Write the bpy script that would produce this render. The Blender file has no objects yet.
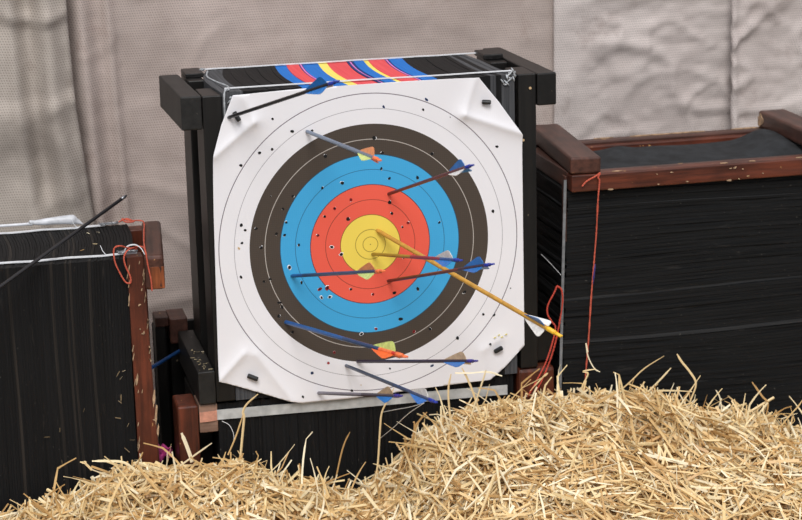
import bpy, bmesh, math, random
import numpy as np
from mathutils import Vector, Matrix, noise
S = bpy.context.scene
COL = S.collection
PI = math.pi

# ------------------------------------------------------------------ camera
w = np.array([2.44630945e-01, -2.32400246e-01, -5.30120292e-02])
T = np.array([-8.20266100e-02, -4.30074451e-02, 5.30098817]); F = 2018.99
th = np.linalg.norm(w); k = w / th
K = np.array([[0, -k[2], k[1]], [k[2], 0, -k[0]], [-k[1], k[0], 0]])
R = (np.eye(3) + np.sin(th) * K + (1 - np.cos(th)) * K @ K) @ np.array([[1, 0, 0], [0, 0, -1], [0, 1, 0]], float)
C = -R.T @ T
def on(u, v, ax, val):
    """world point where the sight line of a photo pixel meets the plane axis=val"""
    d = R.T @ np.array([(u - 401) / F, (v - 260) / F, 1]); s = (val - C[ax]) / d[ax]
    return Vector(C + d * s)
def at(u, v, y=0.0): return on(u, v, 1, y)
cam = bpy.data.cameras.new('camera'); co = bpy.data.objects.new('camera', cam); COL.objects.link(co)
m = Matrix.Identity(4)
for i in range(3):
    m[i][0] = R[0][i]; m[i][1] = -R[1][i]; m[i][2] = -R[2][i]; m[i][3] = C[i]
co.matrix_world = m
cam.sensor_fit = 'HORIZONTAL'; cam.sensor_width = 36; cam.lens = 36 * F / 802
cam.clip_start = .05; cam.clip_end = 100
cam.dof.use_dof = True; cam.dof.focus_distance = 5.2; cam.dof.aperture_fstop = 3.6
S.camera = co
GZ = -0.95

# ------------------------------------------------------------------ materials
def lin(c):
    return tuple(((x / 255) / 12.92 if x / 255 <= .04045 else ((x / 255 + .055) / 1.055) ** 2.4) for x in c) + (1,)
class N:
    def __init__(s, name):
        s.m = bpy.data.materials.new(name); s.m.use_nodes = True
        s.t = s.m.node_tree; s.b = s.t.nodes['Principled BSDF']; s.out = s.t.nodes['Material Output']
    def n(s, typ, **kw):
        o = s.t.nodes.new('ShaderNode' + typ)
        for a, b in kw.items(): setattr(o, a, b)
        return o
    def l(s, a, b): s.t.links.new(a, b)
    def coord(s, scale=(1, 1, 1), kind='Object'):
        c = s.n('TexCoord'); mp = s.n('Mapping'); mp.inputs['Scale'].default_value = scale
        s.l(c.outputs[kind], mp.inputs['Vector']); return mp.outputs[0]
    def noise(s, vec, scale, detail=4, rough=.55):
        o = s.n('TexNoise'); o.inputs['Scale'].default_value = scale; o.inputs['Detail'].default_value = detail
        o.inputs['Roughness'].default_value = rough; s.l(vec, o.inputs['Vector']); return o.outputs['Fac']
    def ramp(s, fac, stops, interp='LINEAR'):
        o = s.n('ValToRGB'); o.color_ramp.interpolation = interp; e = o.color_ramp.elements
        while len(e) < len(stops): e.new(.5)
        for q, (p, c) in zip(e, stops): q.position = p; q.color = c if len(c) == 4 else lin(c)
        s.l(fac, o.inputs[0]); return o.outputs[0]
    def mix(s, fac, a, b, mode='MIX'):
        o = s.n('Mix'); o.data_type = 'RGBA'; o.blend_type = mode
        for v, i in ((fac, 0), (a, 6), (b, 7)):
            if isinstance(v, (int, float)): o.inputs[i].default_value = v
            elif isinstance(v, tuple): o.inputs[i].default_value = v if len(v) == 4 else lin(v)
            else: s.l(v, o.inputs[i])
        return o.outputs[2]
    def math(s, op, a, b=0.0, c=None):
        o = s.n('Math'); o.operation = op
        for i, v in enumerate((a, b) if c is None else (a, b, c)):
            if isinstance(v, (int, float)): o.inputs[i].default_value = v
            else: s.l(v, o.inputs[i])
        return o.outputs[0]
    def bump(s, h, st=.3, dist=.002):
        o = s.n('Bump'); o.inputs['Strength'].default_value = st; o.inputs['Distance'].default_value = dist
        s.l(h, o.inputs['Height']); s.l(o.outputs[0], s.b.inputs['Normal'])
    def col(s, c):
        if isinstance(c, tuple): s.b.inputs['Base Color'].default_value = c if len(c) == 4 else lin(c)
        else: s.l(c, s.b.inputs['Base Color'])
        return s
    def rough(s, r, spec=.5):
        if isinstance(r, (int, float)): s.b.inputs['Roughness'].default_value = r
        else: s.l(r, s.b.inputs['Roughness'])
        s.b.inputs['Specular IOR Level'].default_value = spec; return s

def plain(name, c, r=.5, var=.12, spec=.5, metal=0, scale=60):
    q = N(name); v = q.coord(); nz = q.noise(v, scale, 3)
    dark = tuple(int(x * (1 - var)) for x in c); light = tuple(min(255, int(x * (1 + var * .6))) for x in c)
    q.col(q.ramp(nz, [(.3, dark), (.7, light)])); q.rough(r, spec); q.b.inputs['Metallic'].default_value = metal
    q.bump(nz, .15, .0006)
    return q.m

def wood(name, dark, mid, grain_axis, chips=.0, tan=(196, 150, 96), r=.42):
    sc = {0: (3, 45, 45), 1: (45, 3, 45), 2: (45, 45, 3)}[grain_axis]
    q = N(name); v = q.coord(sc); g = q.noise(v, 1.3, 6, .65)
    base = q.ramp(g, [(.3, dark), (.55, mid), (.75, tuple(min(255, int(x * 1.22)) for x in mid))])
    v2 = q.coord(); dirt = q.noise(v2, 9, 4)
    base = q.mix(q.ramp(dirt, [(.42, (0, 0, 0, 1)), (.7, (.55, .55, .55, 1))]), base, tuple(int(x * .62) for x in dark))
    if chips:
        cn = q.noise(q.coord(tuple(1.0 if a == 3 else 2.2 for a in sc)), 26, 3, .6)
        base = q.mix(q.ramp(cn, [(.735 - chips * .05, (0, 0, 0, 1)), (.75 - chips * .05, (1, 1, 1, 1))]), base, tan)
    q.col(base); q.rough(r, .45); q.bump(g, .35, .0012)
    return q.m

def foam(name, c, c2, axis, streak=None):
    """axis = layer normal; fine layering lines and frayed chalky streaks"""
    sc = [2.5, 2.5, 2.5]; sc[axis] = 190
    q = N(name); v = q.coord(tuple(sc)); g = q.noise(v, 1, 5, .7)
    sc2 = [9, 9, 9]; sc2[axis] = 60
    h = q.noise(q.coord(tuple(sc2)), 1.6, 5, .6)
    base = q.ramp(g, [(.35, c), (.68, c2)])
    if streak:
        base = q.mix(q.ramp(h, [(.62, (0, 0, 0, 1)), (.8, (.6, .6, .6, 1))]), base, streak)
    sp = q.noise(q.coord(), 140, 2, .5)
    base = q.mix(q.ramp(sp, [(.73, (0, 0, 0, 1)), (.78, (.5, .5, .5, 1))]), base, (120, 116, 108))
    q.col(base); q.rough(.68, .25); q.bump(q.math('ADD', g, h), .5, .0018)
    return q.m

M = {}
M['foam_v'] = foam('foam_black_upright', (6, 6, 7), (20, 20, 22), 0, (60, 54, 49))
M['foam_h'] = foam('foam_black_level', (6, 7, 8), (22, 23, 25), 2, (58, 56, 54))
M['foam_strip'] = foam('foam_pale_edge', (26, 27, 29), (54, 55, 57), 2)
M['foam_streak'] = foam('foam_brownish_edge', (20, 18, 17), (50, 45, 41), 0)
M['foam_grey'] = foam('foam_grey', (54, 55, 58), (88, 89, 92), 0)
M['foam_blue'] = foam('foam_blue', (24, 104, 186), (34, 118, 204), 0)
M['foam_navy'] = foam('foam_navy', (16, 46, 100), (24, 60, 120), 0)
M['foam_red'] = foam('foam_red', (216, 72, 78), (232, 92, 96), 0)
M['foam_yellow'] = foam('foam_yellow', (238, 214, 96), (250, 228, 118), 0)
M['foam_pink'] = foam('foam_pink', (214, 120, 196), (232, 140, 212), 0)
M['foam_top'] = plain('foam_dark_top', (40, 42, 45), .8, .25, .3, scale=30)
for i, ax in enumerate('xyz'):
    M['red_' + ax] = wood('varnished_wood_' + ax, (52, 24, 17), (100, 49, 32), i, .5)
    M['brown_' + ax] = wood('brown_wood_' + ax, (50, 29, 23), (84, 52, 42), i, .3)
    M['black_' + ax] = wood('black_painted_wood_' + ax, (8, 8, 8), (21, 19, 18), i, .22, (120, 108, 92), .42)
M['greyblack_y'] = wood('worn_black_wood', (14, 14, 14), (36, 35, 34), 1, .25, (110, 104, 96), .5)
M['orange_end'] = wood('cut_end_wood', (92, 48, 28), (150, 82, 46), 2, .3, (222, 178, 120))
M['tan_wood'] = wood('bare_wood', (120, 92, 78), (150, 120, 104), 0, 0)
M['chip'] = plain('bare_chipped_wood', (172, 142, 112), .7, .3)
M['strap'] = plain('white_strapping', (226, 228, 232), .4, .06)
M['strap_wide'] = plain('frosted_strapping', (186, 187, 186), .4, .14, scale=30)
M['strap_pink'] = plain('stained_strapping', (206, 146, 124), .5, .12)
M['strap_grey'] = plain('grey_strapping', (120, 122, 124), .35, .15)
M['glue'] = plain('pale_glue', (168, 172, 176), .5, .25)
M['steel'] = plain('steel', (150, 152, 156), .35, .1, metal=.9)
M['string'] = plain('orange_string', (200, 92, 70), .75, .2, scale=400)
M['string_red'] = plain('red_string', (186, 66, 48), .75, .25, scale=400)
M['string_purple'] = plain('purple_thread', (58, 44, 108), .7, .2, scale=300)
M['white_thread'] = plain('white_thread', (220, 220, 220), .6, .1)
M['plastic'] = plain('white_plastic', (214, 216, 222), .4, .15, scale=25)
M['pink'] = plain('pink_cloth', (206, 74, 150), .8, .15)
M['peg'] = plain('black_plastic', (22, 23, 25), .35, .3)
M['hole'] = plain('hole_dark', (12, 10, 12), .9, .2)
M['hole_red'] = plain('hole_red', (150, 28, 34), .8, .2)
M['hole_blue'] = plain('hole_blue', (30, 60, 110), .8, .2)
M['torn'] = plain('torn_paper', (238, 238, 240), .8, .05)
M['torn_tan'] = plain('torn_tan', (200, 170, 130), .8, .05)
M['yellow_pen'] = plain('yellow_mark', (222, 208, 110), .8, .05)

def paint(name, c, r=.35): M[name] = plain(name, c, r, .1, .5, 0, 90)
for nm, c in dict(shaft_black=(30, 28, 31), shaft_grey=(104, 118, 140), shaft_red=(104, 44, 38), shaft_wood=(196, 146, 58),
                  shaft_olive=(160, 124, 44), shaft_crimson=(142, 44, 62), shaft_maroon=(86, 38, 34), shaft_navy=(44, 66, 104),
                  shaft_blue=(36, 84, 146), shaft_plum=(52, 40, 58), shaft_slate=(62, 70, 88), shaft_silver=(110, 104, 116),
                  vane_blue=(34, 122, 204), vane_tan=(206, 178, 146), vane_orange=(250, 150, 90), vane_deeporange=(250, 110, 44),
                  vane_lime=(216, 232, 136), vane_white=(236, 234, 232), nock_blue=(30, 52, 160), nock_orange=(252, 120, 68),
                  nock_yellow=(244, 190, 50), nock_purple=(56, 46, 134), nock_red=(206, 50, 44)).items():
    paint(nm, c)

def netting(name, base, dark, stain):
    q = N(name)
    c = q.n('TexCoord'); sep = q.n('SeparateXYZ'); q.l(c.outputs['Object'], sep.inputs[0])
    per = 2 * PI / .0074
    w1 = q.noise(q.coord(), 6, 2); w2 = q.noise(q.coord((1, 1, .7)), 4, 2)
    a = q.math('MULTIPLY_ADD', w1, 6.0, q.math('MULTIPLY', q.math('MULTIPLY_ADD', sep.outputs[2], .35, sep.outputs[0]), per))
    b = q.math('MULTIPLY_ADD', w2, 5.0, q.math('MULTIPLY', sep.outputs[2], per))
    hole = q.math('MULTIPLY', q.math('ADD', q.math('SINE', a), 1), q.math('ADD', q.math('SINE', b), 1))       # 0..4
    mask = q.math('MULTIPLY', q.math('GREATER_THAN', hole, 1.7), .42)
    big = q.noise(q.coord((1, 1, .6)), 2.4, 5, .6)
    colr = q.ramp(big, [(.36, dark), (.6, base)])
    st = q.noise(q.coord((1, 1, 1)), 5.5, 6, .7)
    colr = q.mix(q.ramp(st, [(.58, (0, 0, 0, 1)), (.76, (.7, .7, .7, 1))]), colr, stain)
    q.col(colr); q.rough(.85, .2)
    cre = q.noise(q.coord((1.2, 1, 1.6)), 4, 3, .5)
    q.bump(cre, .45, .02)
    tr = q.n('BsdfTransparent'); mx = q.n('MixShader')
    q.l(mask, mx.inputs[0]); q.l(q.b.outputs[0], mx.inputs[1]); q.l(tr.outputs[0], mx.inputs[2])
    q.l(mx.outputs[0], q.out.inputs['Surface'])
    return q.m
M['net_left'] = netting('netting_grey', (192, 182, 173), (166, 156, 148), (134, 120, 110))
M['net_mid'] = netting('netting_pinkish', (196, 181, 174), (174, 159, 152), (148, 124, 114))
M['net_right'] = netting('netting_pale', (206, 196, 192), (186, 174, 170), (146, 130, 124))
M['wall'] = plain('brown_wall', (132, 108, 100), .9, .15, .2, scale=3)
M['ground'] = plain('trodden_earth', (96, 84, 62), .95, .35, .2, scale=12)

def face_mat():
    q = N('printed_target_paper')
    c = q.n('TexCoord'); sep = q.n('SeparateXYZ'); q.l(c.outputs['Object'], sep.inputs[0])
    cb = q.n('CombineXYZ'); q.l(sep.outputs[0], cb.inputs[0]); q.l(sep.outputs[2], cb.inputs[2])
    ln = q.n('VectorMath'); ln.operation = 'LENGTH'; q.l(cb.outputs[0], ln.inputs[0]); r = ln.outputs['Value']
    white, black, blue, red, yel = (236, 234, 238), (72, 62, 54), (64, 168, 222), (240, 96, 76), (246, 218, 92)
    def seg(rad): return rad / .5
    base = q.ramp(q.math('MULTIPLY', r, 2.0), [(0, yel), (seg(.08), red), (seg(.16), blue), (seg(.24), black), (seg(.32), white)], 'CONSTANT')
    def line(rad, wd, colr, op=1.0):
        nonlocal base
        f = q.math('MULTIPLY', q.math('LESS_THAN', q.math('ABSOLUTE', q.math('SUBTRACT', r, rad)), wd), op)
        base = q.mix(f, base, colr)
    for rad, wd, cl, op in ((.40, .0012, (96, 84, 96), .9), (.36, .0008, (120, 114, 122), .7), (.28, .001, (196, 188, 180), .85),
                            (.2, .001, (38, 84, 120), .7), (.24, .0012, (40, 60, 76), .8), (.16, .0012, (70, 40, 36), .8), (.12, .001, (120, 50, 36), .7),
                            (.08, .001, (110, 80, 30), .8), (.04, .001, (130, 106, 34), .75), (.02, .001, (130, 106, 34), .75), (.0, .0015, (110, 84, 30), .8)):
        line(rad, wd, cl, op)
    w1 = q.n('TexWave'); w1.inputs['Scale'].default_value = 60; w1.inputs['Distortion'].default_value = .5
    q.l(q.coord((0, 0, 1)), w1.inputs['Vector']); w1.bands_direction = 'Z'
    w2 = q.n('TexWave'); w2.inputs['Scale'].default_value = 60; w2.inputs['Distortion'].default_value = .5; w2.bands_direction = 'X'
    q.l(q.coord((1, 0, 0)), w2.inputs['Vector'])
    wv = q.math('ADD', w1.outputs['Fac'], w2.outputs['Fac'])
    base = q.mix(q.math('MULTIPLY', wv, .006), base, (1.0, 1.0, 1.0, 1.0), 'MIX')
    q.col(base); q.rough(.55, .3)
    q.bump(q.math('ADD', q.math('MULTIPLY', wv, .03), q.noise(q.coord(), 6, 3)), .25, .003)
    return q.m
M['paper'] = face_mat()
def straw_mat():
    q = N('straw')
    a = q.n('Attribute'); a.attribute_name = 'tint'
    nz = q.noise(q.coord(), 90, 3)
    q.col(q.mix(q.math('MULTIPLY', nz, .22), a.outputs['Color'], (170, 132, 84)))
    q.rough(.42, .45)
    return q.m
M['straw'] = straw_mat()
M['straw_base'] = plain('packed_straw', (158, 122, 74), .8, .35, .3, scale=70)

# ------------------------------------------------------------------ mesh tools
class MB:
    def __init__(s): s.v = []; s.f = []; s.mi = []; s.mats = []
    def mi_(s, mat):
        if mat not in s.mats: s.mats.append(mat)
        return s.mats.index(mat)
    def face(s, idx, mat): s.f.append(idx); s.mi.append(s.mi_(mat))
    def add(s, verts, faces, mat):
        b = len(s.v); s.v += [tuple(p) for p in verts]
        i = s.mi_(mat)
        for f in faces: s.f.append([b + j for j in f]); s.mi.append(i)
    def box(s, x0, x1, y0, y1, z0, z1, mat):
        vs = [(x, y, z) for x in (x0, x1) for y in (y0, y1) for z in (z0, z1)]
        s.add(vs, [(0, 1, 3, 2), (4, 6, 7, 5), (0, 4, 5, 1), (2, 3, 7, 6), (0, 2, 6, 4), (1, 5, 7, 3)], mat)
    def tube(s, pts, rads, mat, n=8, cap=True):
        pts = [Vector(p) for p in pts]
        if isinstance(rads, (int, float)): rads = [rads] * len(pts)
        rings = []; up = None
        for i, p in enumerate(pts):
            t = (pts[min(i + 1, len(pts) - 1)] - pts[max(i - 1, 0)]).normalized()
            if up is None: up = t.orthogonal().normalized()
            up = (up - t * up.dot(t)).normalized(); sd = t.cross(up)
            rings.append([p + (up * math.cos(a) + sd * math.sin(a)) * rads[i] for a in [2 * PI * q / n for q in range(n)]])
        vs = [v for r_ in rings for v in r_]; fs = []
        for i in range(len(pts) - 1):
            for j in range(n):
                fs.append((i * n + j, i * n + (j + 1) % n, (i + 1) * n + (j + 1) % n, (i + 1) * n + j))
        if cap: fs += [tuple(range(n))[::-1], tuple((len(pts) - 1) * n + j for j in range(n))]
        s.add(vs, fs, mat)
    def ribbon(s, pts, wvec, t, mat):
        """strap: rectangle section, width vector wvec (full), thickness t along the local normal"""
        pts = [Vector(p) for p in pts]; wv = Vector(wvec) / 2; vs = []
        for i, p in enumerate(pts):
            tg = (pts[min(i + 1, len(pts) - 1)] - pts[max(i - 1, 0)]).normalized()
            nn = tg.cross(wv.normalized()).normalized() * t / 2
            vs += [p - wv - nn, p + wv - nn, p + wv + nn, p - wv + nn]
        fs = []
        for i in range(len(pts) - 1):
            for j in range(4): fs.append((i * 4 + j, i * 4 + (j + 1) % 4, i * 4 + 4 + (j + 1) % 4, i * 4 + 4 + j))
        L = len(pts) * 4
        fs += [(3, 2, 1, 0), (L - 4, L - 3, L - 2, L - 1)]
        s.add(vs, fs, mat)
    def build(s, name, parent=None, smooth=False, bevel=0, origin=None, segs=2):
        me = bpy.data.meshes.new(name)
        o0 = Vector(origin) if origin is not None else Vector((0, 0, 0))
        if parent is not None: off = parent.location
        else: off = Vector((0, 0, 0))
        if origin is None and parent is not None: o0 = parent.location.copy()
        me.from_pydata([tuple(Vector(p) - o0) for p in s.v], [], s.f)
        for mt in s.mats: me.materials.append(M[mt])
        me.polygons.foreach_set('material_index', s.mi)
        if smooth: me.polygons.foreach_set('use_smooth', [True] * len(s.f))
        me.update()
        bm = bmesh.new(); bm.from_mesh(me); bmesh.ops.recalc_face_normals(bm, faces=bm.faces); bm.to_mesh(me); bm.free()
        o = bpy.data.objects.new(name, me); COL.objects.link(o)
        if parent is not None: o.parent = parent; o.location = o0 - parent.location
        else: o.location = o0
        if bevel:
            md = o.modifiers.new('bevel', 'BEVEL'); md.width = bevel; md.segments = segs; md.limit_method = 'ANGLE'
        return o
def thing(name, loc, label, cat, group=None):
    o = bpy.data.objects.new(name, None); COL.objects.link(o); o.location = loc; o.empty_display_size = .05
    tag(o, label, cat, group); return o
def tag(o, label, cat, group=None, kind=None):
    o['label'] = label; o['category'] = cat
    if group: o['group'] = group
    if kind: o['kind'] = kind
    return o
def structure(o): o['kind'] = 'structure'; return o
def wavy(pts, seg=6):
    """smooth a polyline (Catmull-Rom)"""
    P = [Vector(p) for p in pts]; P = [P[0] * 2 - P[1]] + P + [P[-1] * 2 - P[-2]]; out = []
    for i in range(1, len(P) - 2):
        for j in range(seg):
            t = j / seg
            out.append(.5 * ((2 * P[i]) + (P[i + 1] - P[i - 1]) * t + (2 * P[i - 1] - 5 * P[i] + 4 * P[i + 1] - P[i + 2]) * t * t + (3 * P[i] - P[i - 1] - 3 * P[i + 1] + P[i + 2]) * t ** 3))
    out.append(P[-2]); return out
def timber(mb, x0, x1, y0, y1, z0, z1, mat, rnd, axis, n=14, amp=.0008):
    """a sawn bar with slightly uneven faces"""
    b = [x0, y0, z0]; e = [x1, y1, z1]; A = axis; u, v = [q for q in range(3) if q != A]
    base = []; nn = 4
    loop = [(i / nn, 0) for i in range(nn)] + [(1, i / nn) for i in range(nn)] + [(1 - i / nn, 1) for i in range(nn)] + [(0, 1 - i / nn) for i in range(nn)]
    L = len(loop); vs = []
    seed = rnd.random() * 50
    for i in range(n + 1):
        t = i / n
        for (a, c) in loop:
            p = [0, 0, 0]; p[A] = b[A] + (e[A] - b[A]) * t
            w_ = noise.noise(Vector((seed + t * 5, a * 2, c * 2))) * amp
            p[u] = b[u] + (e[u] - b[u]) * a + w_; p[v] = b[v] + (e[v] - b[v]) * c + w_ * .7
            vs.append(p)
    fs = [(i * L + j, i * L + (j + 1) % L, (i + 1) * L + (j + 1) % L, (i + 1) * L + j) for i in range(n) for j in range(L)]
    fs += [tuple(range(L))[::-1], tuple(n * L + j for j in range(L))]
    mb.add(vs, fs, mat)
def chip(mb, c, du, dv, a, b, rnd, mat='chip', n=9, thick=.0012):
    """thin splintered patch lying on a face: centre c, axes du, dv, half sizes a, b"""
    du = Vector(du).normalized(); dv = Vector(dv).normalized(); nn = du.cross(dv).normalized()
    ring = []
    for i in range(n):
        t = 2 * PI * i / n; r_ = .6 + .5 * rnd.random()
        ring.append(Vector(c) + du * math.cos(t) * a * r_ + dv * math.sin(t) * b * r_)
    vs = [p - nn * thick for p in ring] + [p + nn * thick for p in ring]
    fs = [tuple(range(n)), tuple(range(n, 2 * n))] + [(i, (i + 1) % n, n + (i + 1) % n, n + i) for i in range(n)]
    mb.add(vs, fs, mat)

def slabs(mb, axis, edges, mats, lo, hi, curve, rnd, jit=(.002, .002), ny=10, top=None):
    """stack of foam sheets. axis 0: sheets upright, thickness along x, extent y(lo1..hi1), z(lo2..hi2).
    axis 2: sheets level, thickness along z, extent x, y."""
    for i in range(len(edges) - 1):
        a, b = edges[i] + .0001, edges[i + 1] - .0001
        f0 = (rnd.random() - .5) * 2 * jit[0]; t0 = (rnd.random() - .5) * 2 * jit[1]; f1 = (rnd.random() - .5) * 2 * jit[0]
        vs = []; fs = []
        if axis == 0:
            ys = [lo[0] + f0 + (hi[0] + f1 - lo[0] - f0) * j / ny for j in range(ny + 1)]
            nz = 8; zs = [lo[1] + (hi[1] + t0 - lo[1]) * j / nz for j in range(nz + 1)]
            sd = rnd.random() * 99
            for j, y in enumerate(ys):
                t = j / ny
                for kz, z in enumerate(zs):
                    d = curve(t, (a + b) / 2, kz / nz)
                    wv = noise.noise(Vector((sd, z * 7, 0))) * .0016 if j in (0, ny) else 0
                    for x in (a, b): vs.append((x + d, y + wv, z))
            nzz = nz + 1
            I = lambda j, kz, q: (j * nzz + kz) * 2 + q
            for j in range(ny):
                for q in (0, 1):
                    for kz in range(nz): fs.append((I(j, kz, q), I(j + 1, kz, q), I(j + 1, kz + 1, q), I(j, kz + 1, q)))
                fs.append((I(j, nz, 0), I(j + 1, nz, 0), I(j + 1, nz, 1), I(j, nz, 1)))
                fs.append((I(j, 0, 0), I(j + 1, 0, 0), I(j + 1, 0, 1), I(j, 0, 1)))
            for j in (0, ny):
                for kz in range(nz): fs.append((I(j, kz, 0), I(j, kz, 1), I(j, kz + 1, 1), I(j, kz + 1, 0)))
        else:
            nx = 24; sd = rnd.random() * 99; nyy = ny
            for j in range(nx + 1):
                for kk in range(nyy + 1):
                    x = lo[0] + t0 + (hi[0] - lo[0] - t0) * j / nx; y = lo[1] + f0 + (hi[1] - lo[1] - f0) * kk / nyy
                    d = curve(j / nx, (a + b) / 2, kk / nyy)
                    if kk == 0: y += noise.noise(Vector((sd, x * 6, 0))) * .003
                    if j == 0: x += noise.noise(Vector((sd, y * 9, 5))) * .003
                    for z in (a, b): vs.append((x, y, z + d))
            I = lambda j, kk, q: (j * (nyy + 1) + kk) * 2 + q
            for j in range(nx):
                for kk in range(nyy):
                    for q in (0, 1): fs.append((I(j, kk, q), I(j + 1, kk, q), I(j + 1, kk + 1, q), I(j, kk + 1, q)))
                for kk in (0, nyy): fs.append((I(j, kk, 0), I(j + 1, kk, 0), I(j + 1, kk, 1), I(j, kk, 1)))
            for j in (0, nx):
                for kk in range(nyy): fs.append((I(j, kk, 0), I(j, kk + 1, 0), I(j, kk + 1, 1), I(j, kk, 1)))
        mb.add(vs, fs, mats[i])
def splits(a, b, t, rnd):
    out = [a]
    while out[-1] < b - t * .6: out.append(min(b, out[-1] + t * (.75 + .5 * rnd.random())))
    if len(out) < 2: out.append(b)
    out[-1] = b; return out

# ------------------------------------------------------------------ setting
mb = MB(); mb.box(-4, 5, -6.5, 3, GZ - .05, GZ, 'ground'); structure(mb.build('floor'))
mb = MB(); mb.box(-4, 5, .93, 1.0, GZ, 2.2, 'wall'); structure(mb.build('wall_back'))

def curtain(name, mat, x0, x1, yb, fn, label, zt=1.9, zb=GZ + .002, xe0=None):
    nx = int((x1 - x0) / .011); nz = int((zt - zb) / .014); vs = []; fs = []
    for j in range(nz + 1):
        z = zb + (zt - zb) * j / nz
        a = x0 + (xe0(z) if xe0 else 0)
        for i in range(nx + 1):
            x = a + (x1 - a) * i / nx
            vs.append((x, yb - fn(x, z), z))
    for j in range(nz):
        for i in range(nx):
            b = j * (nx + 1) + i; fs.append((b, b + 1, b + nx + 2, b + nx + 1))
    q = MB(); q.add(vs, fs, mat); o = q.build(name, smooth=True, origin=((x0 + x1) / 2, yb, zb))
    sol = o.modifiers.new('thickness', 'SOLIDIFY'); sol.thickness = .0012
    tag(o, label, 'netting', 'pale netting sheets hung behind the targets'); return o
def G(x, c, s): return math.exp(-((x - c) / s) ** 2)
def tn(x, z, s, k=0): return noise.fractal(Vector((x * s, z * s, k)), 1.0, 2.0, 4)
def crease(x, z, s, k):                      # sharp-ish wrinkle ridges
    v = abs(noise.noise(Vector((x * s, z * s * 1.5, k)))); return max(0, 1 - v * 8)
def f_mid(x, z):
    d = .018 * tn(x, z, 2.2, 1)
    cx = -.645 + .035 * (.3 - z)
    d += .05 * G(x, cx, .028) + .026 * G(x, cx + .08, .014) - .012 * G(x, cx - .05, .02)
    d += .006 * G(x, -.3 + .02 * z, .05) + .006 * G(x, .05, .04) + .005 * G(x, .45, .05)
    d += .006 * crease(x, z, 3.2, 7) * G(x, -.45, .2)
    return d + .01
def f_right(x, z):
    e = min(1, max(0, (x - .78) / .15))
    d = .012 * tn(x, z, 2.0, 3) + e * (.014 * crease(x, z, 2.6, 2) + .010 * crease(x, z, 5, 11) + .006 * crease(x * .6, z * 1.6, 9, 31))
    d += .005 * G(x, .80 + .05 * (.6 - z), .02)
    return d + .024
def f_far(x, z):
    d = .014 * tn(x, z, 2.2, 5) + .018 * crease(x, z, 2.4, 9) + .012 * crease(x, z, 5, 13) + .006 * crease(x * .6, z * 1.6, 9, 37)
    return d + .02 * G(x, 1.345, .015) + .055
def f_left(x, z):
    e = -.71 + .05 * max(0, (.2 - z))
    d = .02 * tn(x, z, 2.4, 8) + .04 * G(x, e - .05, .03) + .018 * crease(x, z, 2.5, 4) + .022 * G(x, -.86, .02) - .025 * G(x, -.81, .025)
    return d + .06
curtain('netting_sheet', 'net_mid', -1.9, .80, .86, f_mid, 'pinkish netting sheet hanging behind the central target, with a vertical tube-like fold')
curtain('netting_sheet', 'net_right', .775, 1.37, .86, f_right, 'pale creased netting sheet hanging behind the brown wood-framed target on the right')
curtain('netting_sheet', 'net_right', 1.335, 2.6, .86, f_far, 'crumpled whitish netting sheet at the far right, overlapping the creased one')
q = curtain('netting_sheet', 'net_left', -1.9, -.70, .84, f_left, 'grey netting sheet at the far left with a curved hanging edge', xe0=None)
# curved right-hand edge of the left sheet
for v in q.data.vertices:
    x = v.co.x + q.location.x; z = v.co.z + q.location.z
    t = (x + 1.9) / 1.2
    v.co.x += t * t * (.015 + (.10 * max(0, .28 - z) if z < .28 else 0) - .03 * max(0, z - .28))

# ------------------------------------------------------------------ central target butt
rnd = random.Random(4)
cb = thing('archery_butt', (0, .15, -.40), 'central black-framed layered foam archery butt with red, blue and yellow stripes across its top', 'archery target', 'layered foam archery butts')
ed = [-.372]; mt = []
def addl(to, mat, t=.012):
    seg = splits(ed[-1], to, t, rnd)[1:]
    for s_ in seg: ed.append(s_); mt.append(mat)
for x in (-.352, -.335, -.318): ed.append(x); mt.append('foam_grey')
addl(-.166, 'foam_v', .016); addl(-.134, 'foam_blue', .05); addl(-.100, 'foam_red', .05)
def stripe(a, b_, c, d):
    for e, m_ in ((a, 'foam_navy'), (b_, 'foam_pink'), (c, 'foam_navy')): ed.append(e); mt.append(m_)
    if d: ed.append(d); mt.append('foam_blue')
stripe(-.0965, -.0925, -.089, -.045); addl(-.020, 'foam_yellow', .05); addl(.035, 'foam_red', .08)
stripe(.042, .047, .053, .082); addl(.096, 'foam_yellow', .05); addl(.141, 'foam_red', .08)
stripe(.145, .149, .153, .192); addl(.335, 'foam_v', .016); addl(.35, 'foam_grey'); addl(.365, 'foam_v'); addl(.40, 'foam_grey', .009)
def cur_c(t, x, kz):
    s_ = -.014 * math.sin(PI * t)
    e = max(0, (abs(x) - .28) / .12)
    s_ += (-1 if x > 0 else 1) * .028 * e * (max(0, t - .55) / .45) ** 1.5
    return s_
mb = MB(); slabs(mb, 0, ed, mt, (.0, -.395), (.40, .424), cur_c, rnd, (.001, .0012), 12); mb.build('foam_layers', cb)
def rotbar(name, parent, p0, p1, wd, z0, z1, mat, bev=.006):
    """bar lying front to back between two ground-plan points"""
    p0 = Vector(p0); p1 = Vector(p1); L = (p1 - p0).length; a = math.atan2(p1.x - p0.x, p1.y - p0.y)
    b_ = MB(); timber(b_, 0, wd, 0, L, z0, z1, mat, rnd, 1)
    o_ = b_.build(name, None, bevel=bev, segs=3); o_.parent = parent
    o_.location = Vector((p0.x, p0.y, 0)) - parent.location; o_.rotation_euler = (0, 0, -a); return o_
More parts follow.
